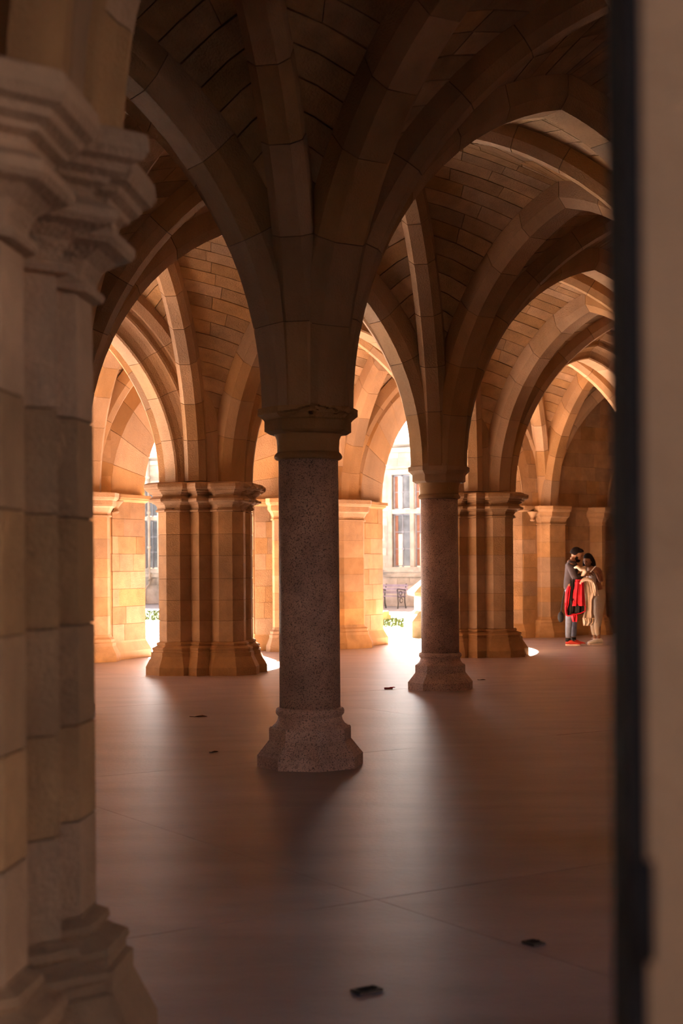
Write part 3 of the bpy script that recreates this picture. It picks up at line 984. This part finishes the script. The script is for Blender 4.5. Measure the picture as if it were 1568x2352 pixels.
def ellip(m, c, r, n=14, rot=None, fn=None):
    vs = []; fs = []; k = n // 2 + 1
    for i in range(k + 1):
        la = -pi / 2 + pi * i / k
        for j in range(n):
            lo = 2 * pi * j / n
            v = Vector((math.cos(la) * math.cos(lo), math.cos(la) * math.sin(lo), math.sin(la)))
            if fn: v = fn(v)
            v = Vector((v.x * r[0], v.y * r[1], v.z * r[2]))
            if rot: v = rot @ v
            vs.append(v + Vector(c))
    for i in range(k):
        for j in range(n):
            j2 = (j + 1) % n
            fs.append((i * n + j, i * n + j2, (i + 1) * n + j2, (i + 1) * n + j))
    m.add(vs, fs)

SKINM = material('brown_skin', (.30, .15, .085), rough=.6, objvar=0, var=.03, bump=0)
HAIR = material('black_hair', (.012, .008, .008), rough=.85, spec=.08, objvar=0, var=.1, scale=40, bump=.002)
def head(parent, c, face, tilt, size=1.0, man=True):
    """face: heading angle of the face in the xy plane; tilt: forward bend"""
    R = Matrix.Rotation(face, 3, 'Z') @ Matrix.Rotation(tilt, 3, 'Y')
    def hf(v):   # face looks along +x
        v = v.copy()
        lowr = max(0, -v.z)
        v.y *= 1 - .28 * lowr
        v.x *= 1 + (.06 if v.x > 0 else .0) - .10 * lowr * (v.x < 0)
        if v.x > .55:
            # brow, eye hollow, nose, mouth, chin
            w_ = math.exp(-(v.y / .16) ** 2)
            v.x += .20 * w_ * math.exp(-((v.z + .12) / .16) ** 2)
            v.x -= .09 * math.exp(-((abs(v.y) - .33) / .16) ** 2) * math.exp(-((v.z - .05) / .12) ** 2)
            v.x += .06 * w_ * math.exp(-((v.z + .48) / .07) ** 2)
            v.x += .09 * w_ * math.exp(-((v.z + .80) / .13) ** 2)
        return v
    m = MB(); s = size
    ellip(m, c, (.098 * s, .076 * s, .122 * s), 40, R, hf)
    for sy in (-1, 1):
        ellip(m, Vector(c) + R @ Vector((-.005, sy * .078, -.01)) * s, (.018 * s, .010 * s, .032 * s), 10, R)
    h = m.build('head', SKINM, parent, True)
    e = MB()
    for sy in (-1, 1): ellip(e, Vector(c) + R @ Vector((.085, sy * .029, .008)) * s, (.009 * s, .013 * s, .007 * s), 10, R)
    e.build('eyes', material('dark_eyes', (.03, .02, .02), rough=.2, objvar=0, bump=0), h, True)
    b = MB()
    for sy in (-1, 1): ellip(b, Vector(c) + R @ Vector((.093, sy * .030, .030)) * s, (.006 * s, .019 * s, .005 * s), 10, R)
    b.build('eyebrows', HAIR, h, True)
    li = MB(); ellip(li, Vector(c) + R @ Vector((.096, 0, -.060)) * s, (.008 * s, .022 * s, .007 * s), 10, R)
    li.build('lips', material('lips', (.30, .10, .08), objvar=0, bump=0), h, True)
    return h, R

def hand(m, wrist, d, up, s=1.0, curl=.5, side=1):
    """five-fingered hand: d = direction of the fingers, up = back of the hand"""
    d = Vector(d).normalized(); up = Vector(up).normalized(); sd = d.cross(up).normalized() * side; up = sd.cross(d).normalized() * side
    w_ = Vector(wrist)
    m.tube([w_ - d * .02, w_ + d * .03 * s, w_ + d * .085 * s], [.024 * s, .033 * s, .030 * s], 8)
    for k, l in enumerate((.065, .075, .07, .055)):
        b = w_ + d * .075 * s + sd * (.026 - .0175 * k) * s
        p1 = b + d * l * .45 * s - up * .02 * curl * s; p2 = p1 + (d * (1 - curl) - up * curl).normalized() * l * .35 * s
        p3 = p2 + (d * (1 - 1.6 * curl) - up * curl).normalized() * l * .3 * s
        m.tube([b, p1, p2, p3], [.0095 * s, .009 * s, .008 * s, .006 * s], 6)
    b = w_ + d * .02 * s + sd * .028 * s
    m.tube([b, b + (d * .6 + sd * .7) * .035 * s, b + (d * .9 + sd * .45 - up * .3) * .065 * s], [.012 * s, .010 * s, .007 * s], 6)

def cpt(cx, cy, ox=1318, y=0.0):
    """point of the figures: metres right of x=1318, depth offset y, height"""
    return ((cx / 7.84 + 1240 - ox) / 125.2, y, (1490.5 - (1220 + cy / 7.84)) / 125.2)

SWEAT = material('charcoal_sweatshirt', (.055, .042, .045), objvar=0, scale=10, bump=.004)
JEAN = material('grey_blue_jeans', (.20, .23, .30), objvar=0, scale=12, bump=.003)
REDJ = material('red_puffer_fabric', (.62, .015, .03), rough=.55, objvar=0, scale=6, var=.08)
BLKJ = material('black_lining', (.016, .014, .013), rough=.7, objvar=0)
CREAM = material('cream_fleece', (.62, .50, .38), objvar=0, scale=9, var=.08, bump=.006)
CREAMT = material('cream_trousers', (.56, .46, .34), objvar=0, scale=8, var=.06)
WHITE = material('white_cotton', (.70, .66, .66), objvar=0)
BROWNT = material('brown_knit_top', (.20, .095, .06), objvar=0)
SHOER = material('coral_red_trainer', (.70, .07, .05), rough=.5, objvar=0)
SHOEW = material('white_trainer', (.72, .66, .58), rough=.5, objvar=0)
SOLE = material('pale_rubber_sole', (.75, .62, .58), rough=.6, objvar=0)

def shoe(parent, heel, toe, mat, h=.095, w_=.048):
    heel = Vector(heel); toe = Vector(toe); d = toe - heel; L = d.length; e = d.normalized(); n = Vector((-e.y, e.x, 0))
    st = [(0, .65, .75), (.08, .95, 1.0), (.25, 1.0, 1.0), (.40, .95, .88), (.6, 1.1, .60), (.8, 1.1, .48), (.94, .8, .36), (1.0, .35, .22)]
    vs = []
    for t_, wf, hf_ in st:
        c = heel + d * t_
        for k in range(10):
            a = 2 * pi * k / 10
            z = .022 + (math.sin(a) * .5 + .5) * (h * hf_ - .01)
            vs.append(c + n * (math.cos(a) * w_ * wf * (1 - .35 * max(0, math.sin(a)))) + Vector((0, 0, z)))
    f = [(i * 10 + k, i * 10 + (k + 1) % 10, (i + 1) * 10 + (k + 1) % 10, (i + 1) * 10 + k) for i in range(len(st) - 1) for k in range(10)]
    f += [tuple(range(10))[::-1], tuple(range(70, 80))]
    s = obj('shoe', vs, f, mat, parent, True)
    outline = []
    for t_, wf, _ in st: outline.append(heel + d * t_ + n * (w_ * wf * 1.08))
    for t_, wf, _ in st[::-1]: outline.append(heel + d * t_ - n * (w_ * wf * 1.08))
    obj('sole', *poly_prism([(v.x, v.y) for v in outline], .0, .028), SOLE, s)
    m = MB()
    for t_ in (.42, .5, .58):
        c = heel + d * t_
        m.tube([c + n * .02 + Vector((0, 0, .022 + h * .78)), c - n * .02 + Vector((0, 0, .022 + h * .80))], .004, 5)
    m.build('laces', SOLE, s)
    return s

MAN = empty('person', (4.262, 27.0, 0)); tag(MAN, 'bearded man in dark sweatshirt and grey jeans looking down, wearing coral red trainers', 'person')
hipL = cpt(540, 1120, y=-.09); hipR = cpt(560, 1120, y=.09); pel = cpt(550, 1080, y=0)
chest = cpt(560, 760, y=0); ab = cpt(545, 930, y=0); nk = cpt(580, 590, y=0); nk2 = cpt(615, 540, y=0)
shN = cpt(545, 680, y=-.17); shF = cpt(570, 670, y=.17)
elN = cpt(590, 925, y=-.24); wrN = cpt(800, 850, y=-.14)
elF = cpt(650, 920, y=.20); wrF = cpt(850, 815, y=.06)
knN = cpt(505, 1620, y=-.10); anN = cpt(480, 2045, y=-.11); knF = cpt(625, 1610, y=.09); anF = cpt(612, 2045, y=.10)
skin_mesh('body', [
    [(pel, (.10, .09)), (ab, (.11, .09)), (chest, (.14, .11)), (cpt(570, 650), (.11, .09)), (nk, .055), (nk2, .05), (cpt(640, 510), .05)],
    [(cpt(570, 650), (.11, .09)), (shN, .06), (elN, .043), (wrN, .028)],
    [(cpt(570, 650), (.11, .09)), (shF, .06), (elF, .043), (wrF, .028)],
    [(pel, (.10, .09)), (hipL, .085), (knN, .055), (anN, .038)],
    [(pel, (.10, .09)), (hipR, .085), (knF, .055), (anF, .038)]], SKINM, MAN)
skin_mesh('sweatshirt', [
    [(cpt(546, 1140), (.155, .14)), (cpt(548, 1060), (.15, .14)), (ab, (.15, .13)), (chest, (.17, .145)), (cpt(570, 650), (.14, .11)), (cpt(582, 592), .075)],
    [(cpt(570, 650), (.14, .11)), (shN, .082), (cpt(550, 800, y=-.22), .072), (elN, .068), (cpt(740, 880, y=-.17), .05)],
    [(cpt(570, 650), (.14, .11)), (shF, .082), (elF, .064), (cpt(780, 850, y=.10), .048)]], SWEAT, MAN)
skin_mesh('jeans', [
    [(cpt(550, 1090), (.12, .11)), (cpt(550, 1120), (.15, .13)), (hipL, (.11, .10)), (cpt(520, 1380, y=-.10), .09), (knN, .072), (cpt(490, 1800, y=-.11), .062), (cpt(482, 2000, y=-.11), .056)],
    [(cpt(550, 1120), (.15, .13)), (hipR, (.11, .10)), (cpt(590, 1380, y=.09), .09), (knF, .072), (cpt(616, 1800, y=.1), .060), (cpt(612, 1995, y=.10), .055)]], JEAN, MAN)
hh, Rm = head(MAN, cpt(668, 492), math.radians(-14), math.radians(24), 1.02)
# hair: cap
m = MB()
def hairf(v):
    v = v.copy()
    if v.x > .35 and v.z < .25: v *= .80
    if v.z < -.35: v *= .72
    if v.x > .5: v.z += .1
    return v
ellip(m, Vector(cpt(655, 470)) + Vector((-.004, 0, .006)), (.112, .088, .118), 28, Rm, hairf)
ellip(m, Vector(cpt(655, 470)) + Rm @ Vector((.05, 0, .085)), (.062, .066, .034), 16, Rm)
m.build('hair', HAIR, MAN, True)
m = MB()
ellip(m, Vector(cpt(668, 492)) + Rm @ Vector((.050, 0, -.088)), (.050, .052, .042), 16, Rm)
for sy in (-1, 1): ellip(m, Vector(cpt(668, 492)) + Rm @ Vector((.022, sy * .053, -.05)), (.030, .020, .055), 12, Rm)
m.build('beard', HAIR, MAN, True)
m = MB(); hand(m, wrN, (1, .15, .18), (0, -.3, 1), 1.0, .45, 1); m.build('hand', SKINM, MAN, True)
m = MB(); hand(m, wrF, (1, -.25, .1), (0, .3, 1), 1.0, .45, -1); m.build('hand', SKINM, MAN, True)
shoe(MAN, cpt(440, 2120, y=-.10)[:2] + (0,), cpt(700, 2120, y=-.20)[:2] + (0,), SHOER, .10)
shoe(MAN, cpt(575, 2120, y=.12)[:2] + (0,), cpt(815, 2120, y=.02)[:2] + (0,), SHOER, .10)
m = MB(); m.tube([cpt(478, 2050, y=-.11), cpt(482, 1985, y=-.11)], .050, 10); m.tube([cpt(608, 2050, y=.10), cpt(612, 1980, y=.10)], .050, 10)
m.build('socks', BLKJ, MAN, True)['kind'] = 'stuff'

WOM = empty('person', (4.262, 27.15, 0)); tag(WOM, 'long-haired woman in cream trousers and brown top, looking at the phone', 'person')
pel = cpt(1075, 1190); ab = cpt(1045, 1060); chest = cpt(1010, 880); base = cpt(965, 760); nk = cpt(925, 715); nk2 = cpt(900, 670)
shN = cpt(1060, 775, y=-.13); shF = cpt(870, 770, y=.12); elN = cpt(1085, 985, y=-.20); wrN = cpt(1000, 830, y=-.24)
elF = cpt(880, 930, y=.12); wrF = cpt(925, 810, y=-.05)
hipN = cpt(1085, 1240, y=-.08); hipF = cpt(1040, 1240, y=.09)
knN = cpt(1050, 1640, y=-.09); anN = cpt(1060, 2040, y=-.07); knF = cpt(1000, 1640, y=.10); anF = cpt(1030, 2040, y=.12)
skin_mesh('body', [
    [(pel, (.14, .12)), (ab, (.105, .09)), (chest, (.12, .095)), (base, (.085, .07)), (nk, .042), (nk2, .04), (cpt(895, 640), .04)],
    [(base, (.085, .07)), (shN, .05), (elN, .038), (wrN, .023)],
    [(base, (.085, .07)), (shF, .05), (elF, .036), (wrF, .023)],
    [(pel, (.14, .12)), (hipN, .10), (knN, .058), (anN, .034)],
    [(pel, (.14, .12)), (hipF, .10), (knF, .058), (anF, .034)]], SKINM, WOM)
skin_mesh('knit_top', [
    [(cpt(1060, 1080), (.115, .10)), (chest, (.135, .108)), (cpt(975, 775), (.095, .08))],
    [(cpt(975, 775), (.095, .08)), (shN, .066), (cpt(1085, 880, y=-.17), .056), (elN, .052)],
    [(cpt(975, 775), (.095, .08)), (shF, .06), (elF, .048)]], BROWNT, WOM)
m = MB()
ellip(m, cpt(965, 930, y=-.055), (.075, .085, .15), 16)
m.build('white_top', WHITE, WOM, True)['label'] = 'white vest front'
skin_mesh('trousers', [
    [(cpt(1060, 1085), (.118, .10)), (cpt(1075, 1190), (.155, .135)), (hipN, (.135, .125)), (cpt(1065, 1440, y=-.09), .105), (knN, .085), (cpt(1035, 1820, y=-.07), .062), (cpt(1050, 1965, y=-.07), .05)],
    [(cpt(1075, 1190), (.155, .135)), (hipF, (.125, .12)), (cpt(980, 1440, y=.09), .10), (knF, .082), (cpt(1005, 1820, y=.11), .060), (cpt(1022, 1965, y=.12), .05)]], CREAMT, WOM)
wh, Rw = head(WOM, cpt(888, 608), math.radians(228), math.radians(20), .94)
m = MB()
def hairw(v):
    v = v.copy()
    if v.x > .30 and v.z < .42: v *= .76
    return v
ellip(m, Vector(cpt(892, 592)) + Rw @ Vector((-.012, 0, .012)), (.108, .092, .122), 28, Rw, hairw)
for sx, sy_, w_ in ((832, .04, .034), (822, .0, .03), (955, .03, .05), (980, -.01, .042), (925, .08, .055)):
    x1 = sx + (-8 if sx < 900 else 30)
    m.tube([cpt(sx + (30 if sx < 900 else -25), 540, y=sy_), cpt(sx, 610, y=sy_), cpt((sx + x1) / 2, 670, y=sy_), cpt(x1, 735, y=sy_)], [w_ * .8, w_, w_ * .95, w_ * .4], 10)
m.build('long_hair', HAIR, WOM, True)
m = MB(); hand(m, wrN, (-.5, -.1, .75), (.6, -.5, .3), .92, .35, 1); m.build('hand', SKINM, WOM, True)
m = MB(); hand(m, wrF, (.6, -.4, .3), (-.3, -.6, -.5), .92, .4, 1); m.build('hand', SKINM, WOM, True)
shoe(WOM, cpt(1130, 2105, y=-.06)[:2] + (0,), cpt(850, 2105, y=-.16)[:2] + (0,), SHOEW, .115, .046)
shoe(WOM, cpt(1100, 2105, y=.13)[:2] + (0,), cpt(880, 2105, y=.08)[:2] + (0,), SHOEW, .115, .046)

# phone
ph = empty('mobile_phone', (4.262, 27.0, 0)); tag(ph, 'pale mobile phone held between the man and the woman', 'phone')
m = MB(); a_ = Vector(cpt(905, 775, y=-.17)); b_ = Vector(cpt(945, 730, y=-.17)); n_ = (b_ - a_).normalized(); sd_ = Vector((0, 1, 0)); nn_ = n_.cross(sd_)
def slabv(c, hx, hy, hz): return [c + n_ * (sx * hx) + sd_ * (sy * hy) + nn_ * (sz * hz) for sz in (-1, 1) for sx, sy in ((-1, -1), (1, -1), (1, 1), (-1, 1))]
m.add(slabv((a_ + b_) / 2, .072, .036, .005), BOXF); m.build('case', WHITE, ph)
m = MB(); m.add(slabv((a_ + b_) / 2 + nn_ * -.006, .066, .032, .0012), BOXF); m.build('screen', BLKJ, ph)

# hanging garments ------------------------------------------------
def drape(name, parent, rows, mats, nu=26, depth=.05, matfn=None, fold=.018, nf=5, y0=-.24, seed=0, hem=None):
    """rows: list of (cy, cx_left, cx_right) in figure pixels from top to bottom; closed quilt with front and back"""
    rg = random.Random(seed); ph_ = [rg.uniform(0, 6) for _ in range(4)]
    pts = []
    fine = []
    for (a, b) in zip(rows[:-1], rows[1:]):
        for k in range(5):
            t_ = k / 5; fine.append(tuple(a[i] * (1 - t_) + b[i] * t_ for i in range(3)))
    fine.append(rows[-1])
    nr = len(fine); vs = []
    for side in (0, 1):
        for r, (cy, xl, xr) in enumerate(fine):
            v = r / (nr - 1)
            for k in range(nu + 1):
                u = k / nu
                x, _, z = cpt(xl + (xr - xl) * u, cy)
                th = depth * (math.sin(pi * u) ** .4) * (.4 + .8 * math.sin(pi * min(1, v * 1.1 + .08)))
                fy = fold * math.sin(u * nf * pi + ph_[0] + v * 1.5) * (.3 + v) + fold * .5 * math.sin(u * nf * 2.3 * pi + ph_[1] - v * 3)
                puff = .008 * math.sin(v * 26 + ph_[2])
                y = y0 + (-th + fy + puff if side == 0 else th + fy * .6)
                vs.append((x, y, z))
    w1 = nu + 1; off_ = nr * w1; fs = []; fm = []
    for r in range(nr - 1):
        for k in range(nu):
            a = r * w1 + k
            mi = matfn(k / nu, r / (nr - 1)) if matfn else 0
            fs.append((a, a + 1, a + w1 + 1, a + w1)); fm.append(mi)
            fs.append((off_ + a, off_ + a + w1, off_ + a + w1 + 1, off_ + a + 1)); fm.append(mi)
    for r in range(nr - 1):
        for k in (0, nu):
            a = r * w1 + k; fs.append((a, a + w1, off_ + a + w1, off_ + a)); fm.append(matfn(k / nu, r / (nr - 1)) if matfn else 0)
    for r in (0, nr - 1):
        for k in range(nu):
            a = r * w1 + k; fs.append((a, a + 1, off_ + a + 1, off_ + a)); fm.append(matfn(k / nu, r / (nr - 1)) if matfn else 0)
    o = obj(name, vs, fs, None, parent, True, mats, fm)
    return o
RJ = empty('red_jacket', (4.262, 27.0, 0)); tag(RJ, 'bright red and black padded jacket draped over the man\'s forearm', 'jacket')
drape('front_panel', RJ, [(935, 590, 735), (1000, 580, 745), (1200, 545, 755), (1405, 520, 765)], [REDJ], seed=1, y0=-.30, depth=.035, nf=4)
drape('black_panel', RJ, [(930, 500, 640), (1100, 500, 600), (1300, 470, 590), (1420, 440, 745), (1540, 425, 745), (1570, 440, 600)], [BLKJ], seed=2, y0=-.265, depth=.03)
drape('side_panel', RJ, [(1050, 455, 512), (1150, 415, 495), (1350, 402, 470), (1480, 405, 440), (1580, 418, 450)], [REDJ], seed=3, y0=-.28, depth=.03, nf=3)
drape('sleeve', RJ, [(1540, 500, 640), (1600, 512, 635), (1690, 540, 620)], [REDJ], seed=4, y0=-.25, depth=.045, nf=3)
m = MB(); m.tube([cpt(405, 1350, y=-.30), cpt(412, 1520, y=-.30), cpt(445, 1583, y=-.30), cpt(560, 1560, y=-.30), cpt(680, 1535, y=-.30), cpt(758, 1500, y=-.30), cpt(765, 1400, y=-.30)], .011, 7)
m.build('piping', REDJ, RJ, True)
CJ = empty('cream_jacket', (4.262, 27.0, 0)); tag(CJ, 'cream fleece-lined jacket hanging between the man and the woman', 'jacket')
drape('body_panel', CJ, [(935, 735, 900), (1050, 742, 985), (1180, 752, 1000), (1300, 770, 930), (1500, 760, 925), (1640, 722, 945)], [CREAM], seed=5, y0=-.22, depth=.045, nf=3, fold=.022)
drape('sleeve', CJ, [(925, 850, 905), (1050, 850, 985), (1225, 890, 1003)], [CREAM], seed=6, y0=-.27, depth=.04, nf=3)
drape('hood', CJ, [(1620, 718, 940), (1700, 728, 930), (1760, 735, 880)], [CREAM], seed=7, y0=-.24, depth=.06, nf=5)
m = MB(); m.tube([cpt(660, 1010, y=-.32), cpt(720, 945, y=-.33), cpt(800, 925, y=-.33), cpt(870, 950, y=-.31), cpt(910, 1010, y=-.28)], [.02, .032, .034, .032, .02], 10)
m.build('collar_roll', CREAM, CJ, True)
m = MB(); m.tube([cpt(570, 725, y=-.30), cpt(620, 705, y=-.32), cpt(680, 755, y=-.32), cpt(740, 735, y=-.30), cpt(765, 790, y=-.28), cpt(735, 850, y=-.26), cpt(705, 870, y=-.24)], [.014, .03, .036, .05, .045, .03, .012], 10)
m.build('folded_cuff', CREAM, CJ, True)
BG = empty('shoulder_bag', (4.262, 27.0, 0)); tag(BG, 'dark bag hanging low behind the man\'s legs', 'bag')
m = MB(); ellip(m, cpt(405, 1620, y=.24), (.06, .08, .10), 14); m.build('pouch', BLKJ, BG, True)
m = MB(); m.tube([cpt(405, 1560, y=.24), cpt(440, 1300, y=.22), cpt(500, 1000, y=.20), cpt(545, 700, y=.19)], .010, 6); m.build('strap', BLKJ, BG, True)
